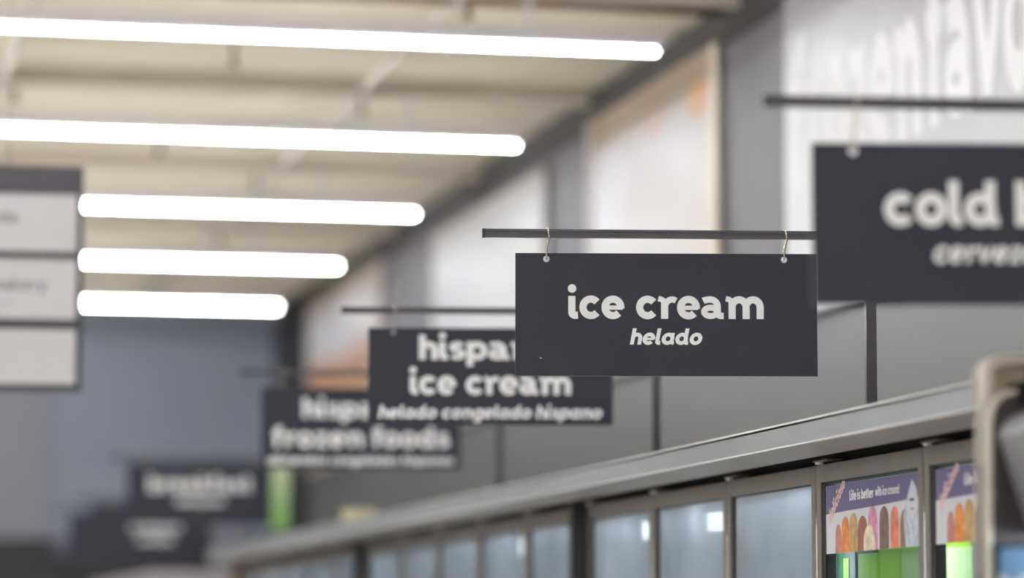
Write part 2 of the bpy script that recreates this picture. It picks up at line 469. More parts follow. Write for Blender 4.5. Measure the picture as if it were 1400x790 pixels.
# ------------------------------------------------------------------ wall murals
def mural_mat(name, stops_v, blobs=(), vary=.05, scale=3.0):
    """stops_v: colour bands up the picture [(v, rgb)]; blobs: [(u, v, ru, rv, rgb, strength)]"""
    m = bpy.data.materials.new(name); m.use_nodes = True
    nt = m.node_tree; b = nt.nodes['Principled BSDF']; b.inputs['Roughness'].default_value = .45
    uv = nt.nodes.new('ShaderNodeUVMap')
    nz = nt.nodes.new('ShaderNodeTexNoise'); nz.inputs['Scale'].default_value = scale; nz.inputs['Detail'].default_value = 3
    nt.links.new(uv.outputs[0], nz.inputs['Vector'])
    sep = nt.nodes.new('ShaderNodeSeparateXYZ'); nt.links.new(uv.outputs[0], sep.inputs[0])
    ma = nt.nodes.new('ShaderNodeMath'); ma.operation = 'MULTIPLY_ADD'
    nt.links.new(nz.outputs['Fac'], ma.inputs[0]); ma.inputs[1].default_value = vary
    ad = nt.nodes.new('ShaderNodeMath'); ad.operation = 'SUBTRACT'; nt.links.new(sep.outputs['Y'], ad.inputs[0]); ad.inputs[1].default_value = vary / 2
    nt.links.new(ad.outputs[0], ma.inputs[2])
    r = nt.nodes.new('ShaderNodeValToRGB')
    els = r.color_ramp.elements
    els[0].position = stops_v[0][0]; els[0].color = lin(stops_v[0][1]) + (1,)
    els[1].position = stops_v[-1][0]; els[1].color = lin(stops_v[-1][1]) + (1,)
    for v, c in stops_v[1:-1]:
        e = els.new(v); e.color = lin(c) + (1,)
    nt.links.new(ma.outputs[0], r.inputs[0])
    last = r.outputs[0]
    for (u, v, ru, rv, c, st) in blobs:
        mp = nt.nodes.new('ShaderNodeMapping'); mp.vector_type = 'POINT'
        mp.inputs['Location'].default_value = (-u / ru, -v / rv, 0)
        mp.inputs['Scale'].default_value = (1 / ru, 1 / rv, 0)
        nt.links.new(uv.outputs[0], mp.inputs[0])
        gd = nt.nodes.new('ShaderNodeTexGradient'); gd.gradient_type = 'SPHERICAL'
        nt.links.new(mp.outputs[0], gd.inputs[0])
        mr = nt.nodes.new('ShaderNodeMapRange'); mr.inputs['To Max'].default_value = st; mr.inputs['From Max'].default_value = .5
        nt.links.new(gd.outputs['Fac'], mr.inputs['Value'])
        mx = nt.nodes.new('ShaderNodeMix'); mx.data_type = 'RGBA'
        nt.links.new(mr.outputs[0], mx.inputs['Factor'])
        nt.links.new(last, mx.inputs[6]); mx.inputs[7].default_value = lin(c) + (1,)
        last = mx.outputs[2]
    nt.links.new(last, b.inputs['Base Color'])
    return m

ZM0 = P(1117, 424, X=XW - .03).z
ZM1 = P(905, 105, X=XW - .03).z
def ywall(px, z):
    """y on the wall where the vertical at pixel column px stands, at height z"""
    lo, hi = 1.0, 40.0
    for _ in range(50):
        mid = (lo + hi) / 2
        if proj(Vector((XW - .03, mid, z)))[0] > px: lo = mid
        else: hi = mid
    return lo
zmid = (ZM0 + ZM1) / 2
def mural(name, px_far, px_near, m, label, frame=None, fw=.07, y_near=None, ZM1=ZM1, ftop=None):
    ya = y_near if y_near is not None else ywall(px_near, zmid)
    yb = ywall(px_far, zmid)
    t = empty(name, (XW - .002, (ya + yb) / 2, ZM0), 0, label, 'wall mural')
    h = (yb - ya) / 2; H = ZM1 - ZM0
    mb = MB(); mb.box(-.022, 0, -h, h, 0, H)
    # u runs left to right for a viewer in the aisle (from far end to near end)
    mb.build('print', m, t, uv=lambda c: ((h - c.y) / (2 * h), c.z / H))
    if frame:
        mb = MB()
        mb.box(-.035, -.0, -h - .0, -h + fw, 0, H); mb.box(-.035, -.0, h - fw * .7, h, 0, H, 'frame_white')
        mb.box(-.034, -.0, -h + fw, h - fw * .7, 0, fw * .8); mb.box(-.034, -.0, -h + fw, h - fw * .7, H - fw * 1.3, H, ftop)
        mb.build('frame', frame, t, bevel=.004)
    return t, h, H
WHT = (226, 225, 229)
mA = mural_mat('mural lettered', [(0, (218, 216, 222)), (.2, (212, 210, 216)), (.45, (200, 198, 203)), (.75, (186, 184, 191)), (1, (172, 170, 177))],  # upper stops darkened, putting the shading near lamp level into the print
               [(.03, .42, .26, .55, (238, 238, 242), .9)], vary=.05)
mB = mural_mat('mural food', [(0, (214, 206, 203)), (.5, (222, 218, 219)), (.8, (206, 202, 206)), (.93, (178, 160, 142)), (1, (158, 138, 116))],
               [(.86, .86, .09, .10, (226, 168, 108), .9), (.55, .86, .10, .08, (206, 172, 160), .7), (.15, .68, .25, .22, (230, 228, 238), .8), (.95, .3, .2, .5, (226, 212, 200), .6)])
mC = mural_mat('mural pale', [(0, (222, 222, 224)), (.6, (220, 220, 224)), (1, (206, 205, 209))], [(.25, .62, .3, .25, (206, 207, 218), .6)])
mD = mural_mat('mural warm', [(0, (160, 120, 92)), (.40, (220, 172, 132)), (.465, (230, 184, 142)), (.49, (168, 128, 112)), (.52, (222, 172, 142)), (.62, (226, 202, 194)), (.70, (230, 228, 234)), (1, (200, 186, 176))],
               [(.2, .55, .3, .10, (226, 160, 116), .7), (.4, .76, .5, .2, (236, 236, 244), .9)], vary=.03)
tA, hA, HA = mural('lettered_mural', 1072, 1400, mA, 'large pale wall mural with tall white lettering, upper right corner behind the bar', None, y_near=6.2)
mural('food_mural', 804, 981, mB, 'pale food photo mural in a wooden frame, upper wall right of centre', M['frame'], .09, ftop='frame_tan')
mural('white_mural', 592, 745, mC, 'plain white wall mural above the left end of the foremost sign bar', M['frame_white'], .05, ZM1=P(736, 233, X=XW - .03).z)
mural('peach_mural', 421, 518, mD, 'wall mural of white and peach tones, farthest along the wall near the end wall', M['frame'], .035, ftop='frame_tan')
# white lettering on the mural
yc = (ywall(1072, zmid) + 6.2) / 2
def fr(X, Y, Z): return (-.022 + Y, -X, Z)      # reading direction runs towards the camera
ZB = P(1240, 190, X=XW - .03).z; XHT = P(1238, 28, X=XW - .03).z - ZB
mb = MB()
xa = yc - ywall(1084, ZB); xb = yc - ywall(1259, ZB)
lettering(mb, 'frozen', xa, xb, ZB - ZM0, XHT, y=-.004, frame=fr)
xc = yc - ywall(1268, ZB)
xd = (yc - ywall(1376, ZB))
lettering(mb, 'favorites', xc, xc + (xd - xc) * 7.3 / 2.72, ZB - ZM0, XHT, y=-.004, frame=fr)
mb.build('lettering', mat('white mural lettering', (246, 245, 248), .5, var=.01), tA)

# dark strip trim under the murals, grey panels below, dark corner pilaster
mb = MB(); mb.box(XW - .035, XW, YB, YE, ZM0 - .022, ZM0 - .012)
tag(mb.build('trim_2', M['dark']), kind='structure')
mb = MB()
mb.box(XW - .012, XW, YB, YE, .1, ZM0 - .023)
tag(mb.build('trim_3', M['panel']), kind='structure')
yp0 = ywall(421, zmid) + .05
mb = MB(); mb.box(XW - .08, XW, yp0, YE, 0, ZC - .16)
tag(mb.build('trim_4', M['dark']), kind='structure')
# dark lower band of the end wall
zb = P(40, 735, Y=YE - .03).z
mb = MB(); mb.box(XL, XW - .08, YE - .06, YE - .031, 0, zb)
tag(mb.build('trim_5', M['dark']), kind='structure')

# ------------------------------------------------------------------ hanging signs
def curve_panel(name, w, h, th, holes, parent):
    cu = bpy.data.curves.new(name, 'CURVE'); cu.dimensions = '2D'; cu.fill_mode = 'BOTH'; cu.extrude = th / 2
    def spl(pts):
        s = cu.splines.new('POLY'); s.points.add(len(pts) - 1)
        for p, (a, b) in zip(s.points, pts): p.co = (a, b, 0, 1)
        s.use_cyclic_u = True
    spl([(-w / 2, 0), (w / 2, 0), (w / 2, h), (-w / 2, h)])
    for (cx, cz, r) in holes:
        spl([(cx + r * math.cos(2 * PI * k / 24), cz + r * math.sin(2 * PI * k / 24)) for k in range(24)])
    tmp = bpy.data.objects.new(name + '_tmp', cu); col.objects.link(tmp)
    dg = bpy.context.evaluated_depsgraph_get(); dg.update()
    me = bpy.data.meshes.new_from_object(tmp.evaluated_get(dg))
    bpy.data.objects.remove(tmp); bpy.data.curves.remove(cu)
    me.transform(Matrix.Translation((0, th / 2, 0)) @ Matrix.Rotation(PI / 2, 4, 'X'))
    me.materials.clear(); me.materials.append(M['sign']); me.materials.append(M['edge'])
    me.update()
    for p in me.polygons:
        p.material_index = 0 if abs(p.normal.y) > .7 else 1
        p.use_smooth = False
    me.name = name
    o = bpy.data.objects.new(name, me); col.objects.link(o); o.parent = parent
    return o

def hung_sign(px0, px1, pyt, pyb, d, beta, label, texts, holes=True, mark=False):
    """sign whose bottom-left corner is at pixel (px0, pyb) at depth d; beta: how far it turns from facing the lens"""
    BL = P(px0, pyb, d=d)
    w_ = Vector((math.cos(PS - beta), -math.sin(PS - beta), 0))
    lo, hi = .1, 2.5
    for _ in range(50):
        mid = (lo + hi) / 2
        if proj(BL + w_ * mid)[0] < px1: lo = mid
        else: hi = mid
    w = lo
    h = (pyb - pyt) * d / F * math.cos(TH)
    c = BL + w_ * (w / 2)
    rz = math.atan2(w_.y, w_.x)
    t = empty('hanging_sign', c, rz, label, 'sign', 'hanging signs over the freezers')
    k = w / (px1 - px0)
    hx = [-w / 2 + 42.5 * .733 / 413 * (w / .733), w / 2 - 45 * w / 413]
    hr = .0078
    curve_panel('panel', w, h, .004, [(x, h - .0145, hr) for x in hx], t)
    for s, x0, x1, yb, xh, it, nm in texts:
        for q in range(len(s.split())):
            mb = MB()
            lettering(mb, s, (x0 - px0) * k - w / 2, (x1 - px0) * k - w / 2, (pyb - yb) * k, xh * k, y=-.0004, italic=it, only=q)
            mb.build(nm, M['white'], t)
    if mark:
        mb = MB(); mb.face([(-w / 2 + 33 * k, -.0004, 24.5 * k), (-w / 2 + 36 * k, -.0004, 23.5 * k), (-w / 2 + 36 * k, -.0004, 24.6 * k), (-w / 2 + 34 * k, -.0004, 25.3 * k)])
        mb.build('scuff', M['white'], t)
    return t, w, h, hx, c, w_

def hooks(t, hx, h, zbar, by=0.0):
    """S-hook: lower eye through the panel hole, upper eye round the bar"""
    for i, x in enumerate(hx):
        top = zbar
        R = .0128
        zh = h - .0145
        pts2 = []
        for a in range(215, -71, -19):           # over the bar from behind, ending low in front
            an = math.radians(a); f = (215 - a) / 285
            pts2.append((x - .0035 + .0095 * f, by - R * math.cos(an), top + R * math.sin(an)))
        pts2 += [(x + .0035, by * .6 - .010, top - .020), (x + .0005, -.0085, zh + .024)]
        for a in range(170, 391, 20):            # lower eye through the hole and up behind the board
            an = math.radians(a)
            pts2.append((x + .0005 - .002 * (a - 170) / 220, .002 + .0092 * math.cos(an), zh + .0095 + .0092 * math.sin(an)))
        mb = MB(); mb.tube(pts2, .0025, 8)
        mb.build('hook', M['hook'], t)

def bracket(pxl, pyl, d, beta, px_post, label, base_z, th=.0195):
    """square bar whose left tip is centred on pixel (pxl, pyl) at depth d, carried by a post at column px_post"""
    A = P(pxl, pyl, d=d)
    w_ = Vector((math.cos(PS - beta), -math.sin(PS - beta), 0))
    lo, hi = .05, 3.0
    for _ in range(50):
        mid = (lo + hi) / 2
        if proj(A + w_ * mid)[0] < px_post: lo = mid
        else: hi = mid
    L = lo; base = A + w_ * L
    zb = base_z
    t = empty('sign_bracket', (base.x, base.y, zb), math.atan2(w_.y, w_.x), label, 'sign bracket', 'brackets carrying the hanging signs')
    z = A.z - zb; q = th / 2
    mb = MB()
    # open channel profile: two ribs and a slot facing the aisle
    mb.box(-L + .003, q, -q * .62, q, z - q, z + q)
    mb.box(-L + .003, q, -q, -q * .61, z + q * .45, z + q)
    mb.box(-L + .003, q, -q, -q * .61, z - q, z - q * .62)
    mb.box(-L + .003, q, -q * .8, -q * .61, z - q * .12, z + q * .08)
    mb.build('bar', M['bar'], t)
    mb = MB(); mb.box(-L - .003, -L + .004, -q * 1.06, q * 1.06, z - q * 1.06, z + q * 1.06); mb.build('end_cap', M['cap'], t)
    mb = MB(); mb.box(-.0125, .0125, .0, .0 + .025, .004, z - q - .0); mb.build('post', M['bar'], t)
    mb = MB(); mb.box(-.06, .06, -.05, .07, 0, .005)
    for a in (-.045, .045):
        mb.tube([(a, .055, .005), (a, .055, .009)], .006, 8)
    mb.build('base_plate', M['bar'], t)
    return t, A, w_, L

R_ = math.radians
XF = 2.34
ZCORN = P(1336, 521, X=XF).z        # top of the cornice
BASEZ = ZCORN + .0005

def sign_and_bar(sg, br, bz=BASEZ):
    t, w, h, hx, c, w_ = hung_sign(*sg)
    b, A, bw, L = bracket(*br, bz)
    # hooks: bar position in the sign's frame
    n_ = Vector((-w_.y, w_.x, 0))
    for x in hx:
        pw = c + w_ * x
        # closest point on the bar line
        s = (pw - A).dot(bw); q = A + bw * s
        hooks(t, [x], h, A.z - c.z, (q - pw).dot(n_))

# focus sign
sign_and_bar((704.5, 1118, 343.6, 513.6, FOCUS, R_(1.9), 'sharp dark grey sign reading ice cream and helado, hanging in front',
    [('ice cream', 777, 1044.5, 435, 31, False, 'lettering'), ('helado', 862.5, 960, 470.5, 16.2, True, 'subtitle_lettering')], True, True),
    (661, 318.5, FOCUS + .0, R_(3.6), 1190, 'slim dark bar and post carrying the sharp ice cream sign'))
dh = FOCUS * .733 / .733 * 413.5 / 334
sign_and_bar((503, 838, 446.5, 580.5, dh, R_(2.7), 'slightly blurred dark sign reading hispanic ice cream, half behind the foremost sign',
    [('hispanic', 572.5, 769, 491, 24.5, False, 'lettering'), ('ice cream', 560, 780.5, 538.7, 25, False, 'lettering'),
     ('helado congelado hispano', 518, 823, 571.5, 13, True, 'subtitle_lettering')]),
    (468, 424, dh, R_(2.8), 897, 'dark bar and post carrying the hispanic ice cream sign'))
df = FOCUS * 413.5 / 272
sign_and_bar((357, 629, 529, 641, df, R_(4.0), 'blurred dark sign reading hispanic frozen foods',
    [('hispanic', 413, 573, 570.5, 19.5, False, 'lettering'), ('frozen foods', 372, 615, 611, 20.5, False, 'lettering'),
     ('alimentos congelados hispanos', 365, 621, 634.5, 9.3, True, 'subtitle_lettering')]),
    (330, 509, df, R_(4.0), 683, 'dark bar and post carrying the hispanic frozen foods sign'))
dc = FOCUS * 170 / 227
sign_and_bar((1111.5, 1662, 191.5, 417, dc, R_(1.5), 'large blurred dark sign reading cold, cut by the right edge of the photo',
    [('cold beer', 1210.5, 1561, 307.5, 44.5, False, 'lettering'), ('cerveza fría', 1278, 1496, 358.5, 22.5, True, 'subtitle_lettering')]),
    (1046, 138, dc, R_(6.4), 1690, 'dark bar carrying the large cold sign at the right edge'), 2.10)
db = FOCUS * 413.5 / 193
sign_and_bar((173, 372, 632, 717, db, R_(4.0), 'strongly blurred dark sign reading breakfast, far down the aisle',
    [('breakfast', 203, 343, 671.5, 16, False, 'lettering'), ('desayuno', 240, 306, 689, 8, True, 'subtitle_lettering')]),
    (152, 627, db, R_(4.0), 396, 'bar and post carrying the far breakfast sign'))
# farther row of cases beyond the freezers carries the last two signs
d6 = FOCUS * 413.5 / 168
Z6 = 1.985
sign_and_bar((124, 300, 687, 761, d6, R_(4.0), 'small far dark sign with a short blurred white word, below the breakfast sign',
    [('meals', 177, 246, 725.5, 15, False, 'lettering'), ('comidas', 188, 236, 742, 8.5, True, 'subtitle_lettering')]),
    (104, 682, d6, R_(4.0), 330, 'bar and post of the far sign with a short word'), Z6)
d7 = FOCUS * 413.5 / 150
sign_and_bar((93, 251, 700, 767, d7, R_(4.0), 'farthest dark hanging sign, mostly hidden, sticking out left behind the others', []),
    (75, 696, d7, R_(4.0), 296, 'bar and post of the farthest hanging sign'), Z6)

# ------------------------------------------------------------------ left three-panel aisle sign
dL = 12.0
BLc = P(103, 534.5, d=dL); 
wdir = Vector((math.cos(PS - R_(9)), -math.sin(PS - R_(9)), 0))
TRz = P(112, 223, d=dL).z
wL = .95
k = dL / F
c = BLc + Vector((.02, 0, 0)) - wdir * (wL / 2)
hL = TRz - BLc.z
t = empty('aisle_sign', c, math.atan2(wdir.y, wdir.x), 'three-panel aisle sign with pale inserts and dark header, cut by the left edge', 'sign')
mb = MB(); mb.box(-wL / 2, wL / 2, .012, .05, 0, hL); mb.build('backing', M['dark'], t)
mb = MB()
def zpx(py): return (534.5 - py) * k
for z in (0, zpx(448) - .0, zpx(353), zpx(266)):
    pass
edge = .021
mb.box(wL / 2 - edge, wL / 2, 0, .012, 0, zpx(264)); mb.box(-wL / 2, -wL / 2 + edge, 0, .012, 0, zpx(264))
for a, b in ((534.5, 526), (450, 436.5), (353.5, 343.5)):
    mb.box(-wL / 2 + edge, wL / 2 - edge, 0, .012, zpx(a), zpx(b))
mb.build('frame', M['dark'], t)
mb = MB(); mb.box(-wL / 2, wL / 2, -.001, .012, zpx(264), hL); mb.build('header', M['signhead'], t)
for i, (a, b) in enumerate(((343.5, 264), (436.5, 353.5), (526, 450))):
    mb = MB(); mb.box(-wL / 2 + edge, wL / 2 - edge, .004, .012, zpx(a), zpx(b)); mb.build('insert', M['signwhite'], t)
def lx(px): return wL / 2 - (106 - px) * k
for s, xr, yb, xh, mm, nm, it in (('soda', 18, 304, 12, 'greytext', 'lettering', False), ('bakery', 58, 397, 12.5, 'greytext', 'lettering', False), ('pan', 14, 417, 7, 'liltext', 'subtitle_lettering', True)):
    n = {'soda': 4.05, 'bakery': 6.0, 'pan': 3.2}[s]
    mb = MB(); lettering(mb, s, lx(xr) - n * xh * k, lx(xr), zpx(yb), xh * k, y=-.0012, italic=it, bold=.8)
    o = mb.build(nm, M[mm], t); o.location = (0, .0048, 0)
mb = MB()
for x in (-wL * .35, wL * .22):
    mb.tube([(x, .03, hL - .02), (x, .03, ZC - c.z - .14)], .0015, 6)
mb.build('hanger_wire', M['hook'], t)

# ------------------------------------------------------------------ freezer cases
XD = 2.52
def ydoor(px, z=1.96):
    lo, hi = 2.0, 40.0
    for _ in range(50):
        mid = (lo + hi) / 2
        if proj(Vector((XD, mid, z)))[0] > px: lo = mid
        else: hi = mid
    return lo
yj = ydoor(802.5)                       # joint between the near and middle case
pit = (yj - .04 - ydoor(1246)) / 4.06
CASE = ydoor(501) - yj
print('joint', yj, 'pitch', pit, 'case', CASE, [round(ydoor(p) , 2) for p in (1415, 1246, 1105, 991, 893, 802, 727, 661, 604, 553, 501)])
z_face_lo = P(1336, 558.5, X=XF).z
XU = XF + .12
z_und = P(1336, 584, X=XU).z
z_dt = P(1336, 599, X=XD).z
z_db = P(1336, 627, X=XD).z
Zpost = 2.0
def poster(door_y0, y1, ztop):
    """poster stuck inside the top of a door glass; y1 = far side, door_y0 = near side. In local door frame"""
    pass

LO = .28
def freezer_case(y0, y1, label, ndoors=5, poster_doors=(), glow_spots={}, end_near=False, end_far=False):
    """case between y0 (near) and y1 (far)"""
    t = empty('freezer_case', (XD, (y0 + y1) / 2, 0), 0, label, 'freezer', 'glass door freezer row')
    cy = (y0 + y1) / 2; h = (y1 - y0) / 2
    jp = .05
    mb = MB()      # carcass: back, top, bottom, sides, plinth
    mb.box(.86, .92, -h + .01, h - .01, .12, ZCORN - .03)
    mb.box(.08, .92, -h + .01, h - .01, ZCORN - .045, ZCORN - .008)
    mb.box(.05, .92, -h + .01, h - .01, .12, .30)
    mb.box(.10, .88, -h + .03, h - .03, 0, .12)
    mb.box(.05, .9, -h + .01, -h + .05, .3, ZCORN - .045); mb.box(.05, .9, h - .05, h - .01, .3, ZCORN - .045)
    mb.build('cabinet', M['liner'], t)
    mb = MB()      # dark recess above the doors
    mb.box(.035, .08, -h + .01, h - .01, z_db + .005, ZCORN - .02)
    mb.box(.0225, .036, -h + .05, h - .05, z_db + .026, z_db + .030)  # added plate keeping the top strip's light out of the door gap
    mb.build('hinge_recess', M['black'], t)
    # cornice
    mb = MB()
    a0, a1 = -h + .0015, h - .0015
    fx = XF - XD; ux = XU - XD
    mb.box(fx + .0, .5, a0, a1, ZCORN - .008, ZCORN, 'cornice')
    mb.box(fx, fx + .004, a0, a1, z_face_lo, ZCORN - .004, 'cornice')
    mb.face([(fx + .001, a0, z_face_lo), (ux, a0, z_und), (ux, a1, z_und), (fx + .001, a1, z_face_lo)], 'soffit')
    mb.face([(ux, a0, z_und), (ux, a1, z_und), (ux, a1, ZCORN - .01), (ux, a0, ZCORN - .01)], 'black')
    mb.build('cornice', M['cornice'], t)
    mb = MB()
    mb.tube([(fx - .0005, a0, ZCORN - .001), (fx - .0005, a1, ZCORN - .001)], .0024, 8)
    mb.tube([(fx - .0003, a0, z_face_lo), (fx - .0003, a1, z_face_lo)], .0020, 8)
    mb.build('cornice_highlight', M['bead'], t)  # white tubes paint in the highlights along the cornice edges
    # joint post
    for s in ((-1, 1) if end_near else (1,)):
        mb = MB(); yy = s * h
        mb.box(ux + .0, .04, yy - ((.30 if end_far else .045) if s > 0 else -.0), yy - (0 if s > 0 else -.045), .12, z_und - .001)
        mb.build('joint_post', M['tan'] if (end_far and s > 0) else M['post'], t)
    pitch = (2 * h - .09) / ndoors
    ST = .033
    for i in range(ndoors):
        ya = -h + .045 + i * pitch + .005; yb = ya + pitch - .010
        zt = z_dt; z0 = .32
        mb = MB()
        mb.box(-.010, .022, ya, ya + ST, z0, zt); mb.box(-.010, .022, yb - ST, yb, z0, zt)
        mb.box(-.0095, .022, ya + ST, yb - ST, z_db, zt); mb.box(-.0095, .022, ya + ST, yb - ST, z0, z0 + .06)
        d = mb.build('door', M['doorframe'], t, bevel=.002)
        mb = MB()
        g = .010
        mb.box(-.006, .02, yb - ST - g * 2.6, yb - ST + .0, z0 + .06, z_db); mb.box(-.006, .02, ya + ST, ya + ST + g * .6, z0 + .06, z_db)
        mb.box(-.006, .02, ya + ST, yb - ST, z_db - .004, z_db + .0)
        mb.build('gasket', M['gasket'], d)
        gm_ = 'clear' if i in poster_doors else 'foggy'
        mb = MB(); mb.box(-.002, .002, ya + ST + .004, yb - ST - .004, z0 + .05, z_db - .002, gm_); mb.m[-1] = mb.mi('pane_inner')
        mb.build('glass', M['clear'] if i in poster_doors else M['foggy'], d)
        mb = MB()
        mb.tube([(-.010, ya + .018, .75), (-.05, ya + .018, .78), (-.05, ya + .018, 1.22), (-.010, ya + .018, 1.25)], .011, 10)
        mb.build('handle', M['doorframe'], d)
        # hinge plate and pin at the far top corner of each door
        mb = MB()
        mb.box(-.022, .02, yb - .12, yb - .01, z_und - .006, z_und - .002, 'doorframe')
        mb.tube([(-.014, yb - .03, z_dt + .001), (-.014, yb - .03, z_und - .004)], .0075, 10, 'bead')
        mb.box(-.008, .02, yb - .05, yb - .008, z_dt + .0003, z_dt + .006)
        mb.build('hinge', M['hook'], d)
        if i in glow_spots:
            mb = MB(); mb.box(.05, .08, ya + LO, ya + LO + glow_spots[i], z_db - .078, z_db - .028)
            mb.build('interior_glow_spot', M['led'], t)  # glowing box added for a bright spot in the glass
        if i in poster_doors:
            y1_ = yb - ST - .027; y0_ = ya + ST + .006
            wz = y1_ - y0_; zt_ = z_db - .010; ph = .166
            def frp(X, Y, Z): return (-.0045 + Y, y1_ - X * wz, zt_ - ph + Z * ph)
            pm = MB()
            e = 3e-5
            def poly(pts, m, lvl):
                pm.face([frp(a, -lvl * e, b) for a, b in pts], m)
            pm.box(-.0044, -.0026, y0_, y1_, zt_ - ph, zt_, 'posterwhite')
            poly([(0, 1), (1, 1), (1, .66), (.6, .62), (.25, .60), (0, .58)], M['purple'], 1)
            def pop(cx, w, top, m, lvl, sx=0):
                n = 14; pts = [(cx - w / 2, 0.0)] + [(cx - w / 2 * math.cos(PI * q / n) , top - .26 + .26 * math.sin(PI * q / n) ** .8) for q in range(n + 1)] + [(cx + w / 2, 0.0)]
                poly(pts, m, lvl)
            for j, (cx, w, top, cn) in enumerate(((.14, .07, .42, 'rose'), (.22, .09, .52, 'orange'), (.31, .09, .56, 'sand'), (.41, .11, .50, 'brown'),
                    (.52, .10, .62, 'pink'), (.48, .12, .36, 'cream'), (.64, .10, .60, 'cocoa'), (.75, .09, .58, 'coral'), (.85, .09, .52, 'umber'))):
                pop(cx, w, top, ICE[cn], 2 + j)
            poly([(.86, .0), (.84, .45), (.90, .8), (.93, .92), (.97, .8), (1.0, .55), (1.0, 0)], ICE['sky'], 14)
            poly([(.87, .52), (.93, .92), (.985, .55), (.93, .34)], 'posterwhite', 15)
            poly([(.905, .62), (.95, .62), (.95, .66), (.905, .66)], ICE['ink'], 16)
            poly([(.91, .50), (.945, .50), (.945, .53), (.91, .53)], ICE['pink'], 16)
            def frt(X, Y, Z): return (-.0045 + Y, y1_ - X, zt_ - ph + Z)
            lettering(pm, 'Life is better', .27 * wz, .53 * wz, .74 * ph, .105 * ph, y=-.0006, frame=frt, m='white', step=2e-6)
            lettering(pm, 'with ice cream!', .55 * wz, .80 * wz, .75 * ph, .095 * ph, y=-.0006, frame=frt, m='white', bold=.7, step=2e-6)
            def frs(X, Y, Z):
                a = R_(26); xx = .045 * wz + X * math.cos(a) - Z * math.sin(a); zz = .42 * ph + X * math.sin(a) * 1.5 + Z * math.cos(a)
                return (-.0045 + Y, y1_ - xx, zt_ - ph + zz)
            lettering(pm, 'delicioso', 0, .20 * wz, 0, .14 * ph, y=-.0008, frame=frs, m='pinktext', step=2e-6)
            o = pm.build('poster', M['posterwhite'], d)
            tag(o, 'printed strip of ice cream bars under a purple band')
    if poster_doors:
        mb = MB(); mb.box(.024, .034, -h + .07, -h + .045 + 2.3 * pitch, z_db - .0, z_db + .003); mb.build('carton_fill_strip', M['carton_fill'], t)  # added hidden emitter that brightens the green cartons
    # shelves
    for z in (.55, .9, 1.25, 1.52):
        mb = MB()
        n = int(2 * h / .09)
        for q in range(n):
            y = -h + .06 + q * (2 * h - .12) / (n - 1)
            mb.box(.03, .84, y - .003, y + .003, z, z + .005)
        mb.box(.03, .038, -h + .05, h - .05, z - .012, z + .006); mb.box(.83, .84, -h + .05, h - .05, z - .012, z + .006)
        mb.build('shelf', M['wire'], t)
    # soft interior light strips at the back of each mullion
    mb = MB()
    for i in range(ndoors + 1):
        y = -h + .045 + i * pitch
        y = max(-h + .07, min(h - .07, y))
        mb.box(.006, .022, y - .012, y + .012, .4, z_db - .1)
    mb.build('light_strip', M['strip'], t)
    mb = MB(); mb.box(.024, .034, -h + .06, h - .06, z_db + .004, z_db + .024); mb.build('top_fill_strip', M['strip'], t)  # fill strip added behind the rail to brighten the case interior
    return t

y_end = P(1292, 600, X=XD).y
case1_near = yj - CASE + .30
freezer_case(yj - CASE, yj, 'nearest glass door freezer case, with the two ice cream posters', 5, poster_doors=(0, 1), glow_spots={3: .13, 4: .05}, end_near=True)
freezer_case(yj, yj + CASE, 'middle glass door freezer case, left of the dark joint post under the sharp sign', glow_spots={1: .09})
freezer_case(yj + CASE, yj + 2 * CASE, 'farthest glass door freezer case, blurred, ending at the brown end trim', 5, end_far=True)
# green cartons standing on the upper shelf behind the poster doors
pitch = (CASE - .09) / 5
n_ = 0
for i in range(2):
    ya = yj - CASE + .045 + i * pitch
    for j, yy in enumerate((.115, .275, .435, .6) + ((.765,) if i == 1 else ())):
        t = empty('ice_cream_carton', (XD + .05 + .075, ya + yy, 1.526), 0,
                  ('green carton standing behind the glass of the nearest poster door' if i == 0 else 'green carton behind the glass under the fully visible ice cream poster'),
                  'carton', 'green cartons in the poster door nearest the right edge' if i == 0 else 'green cartons under the fully visible poster')
        mb = MB(); hh = .262
        mb.box(-.07, .07, -.075, .075, 0, hh)
        mb.build('box', (M['palelime'] if j < 2 else M['lime'] if j < 4 - (i == 0) else M['darkgreen']), t, bevel=.004)
        mb = MB(); mb.box(-.072, -.0701, -.06 + .035 * (j > 2), .06 - .045 * (j > 2), .02, hh - .02); mb.build('printed_panel', M['palelime'] if j < 2 else M['lime'], t)
        mb = MB(); mb.box(-.0715, .0715, -.0765, .0765, hh - .012, hh + .003); mb.build('lid', M['darkgreen'] if j > 2 else M['lime'], t)

# items on top of the cases
p = P(490, 706, X=XF + .10)
t = empty('yellow_carton', (XF + .10, p.y, ZCORN + .0005), .1, 'small pale yellow carton on top of the freezer row, left of centre', 'carton')
hh = P(490, 697, X=XF + .10).z - ZCORN
mb = MB(); mb.box(-.05, .05, -.09, .09, .0, hh); mb.build('box', M['yellow'], t, bevel=.003)
mb = MB(); mb.box(-.052, .052, -.092, .092, hh * .8, hh + .002); mb.build('lid', M['yellow'], t)

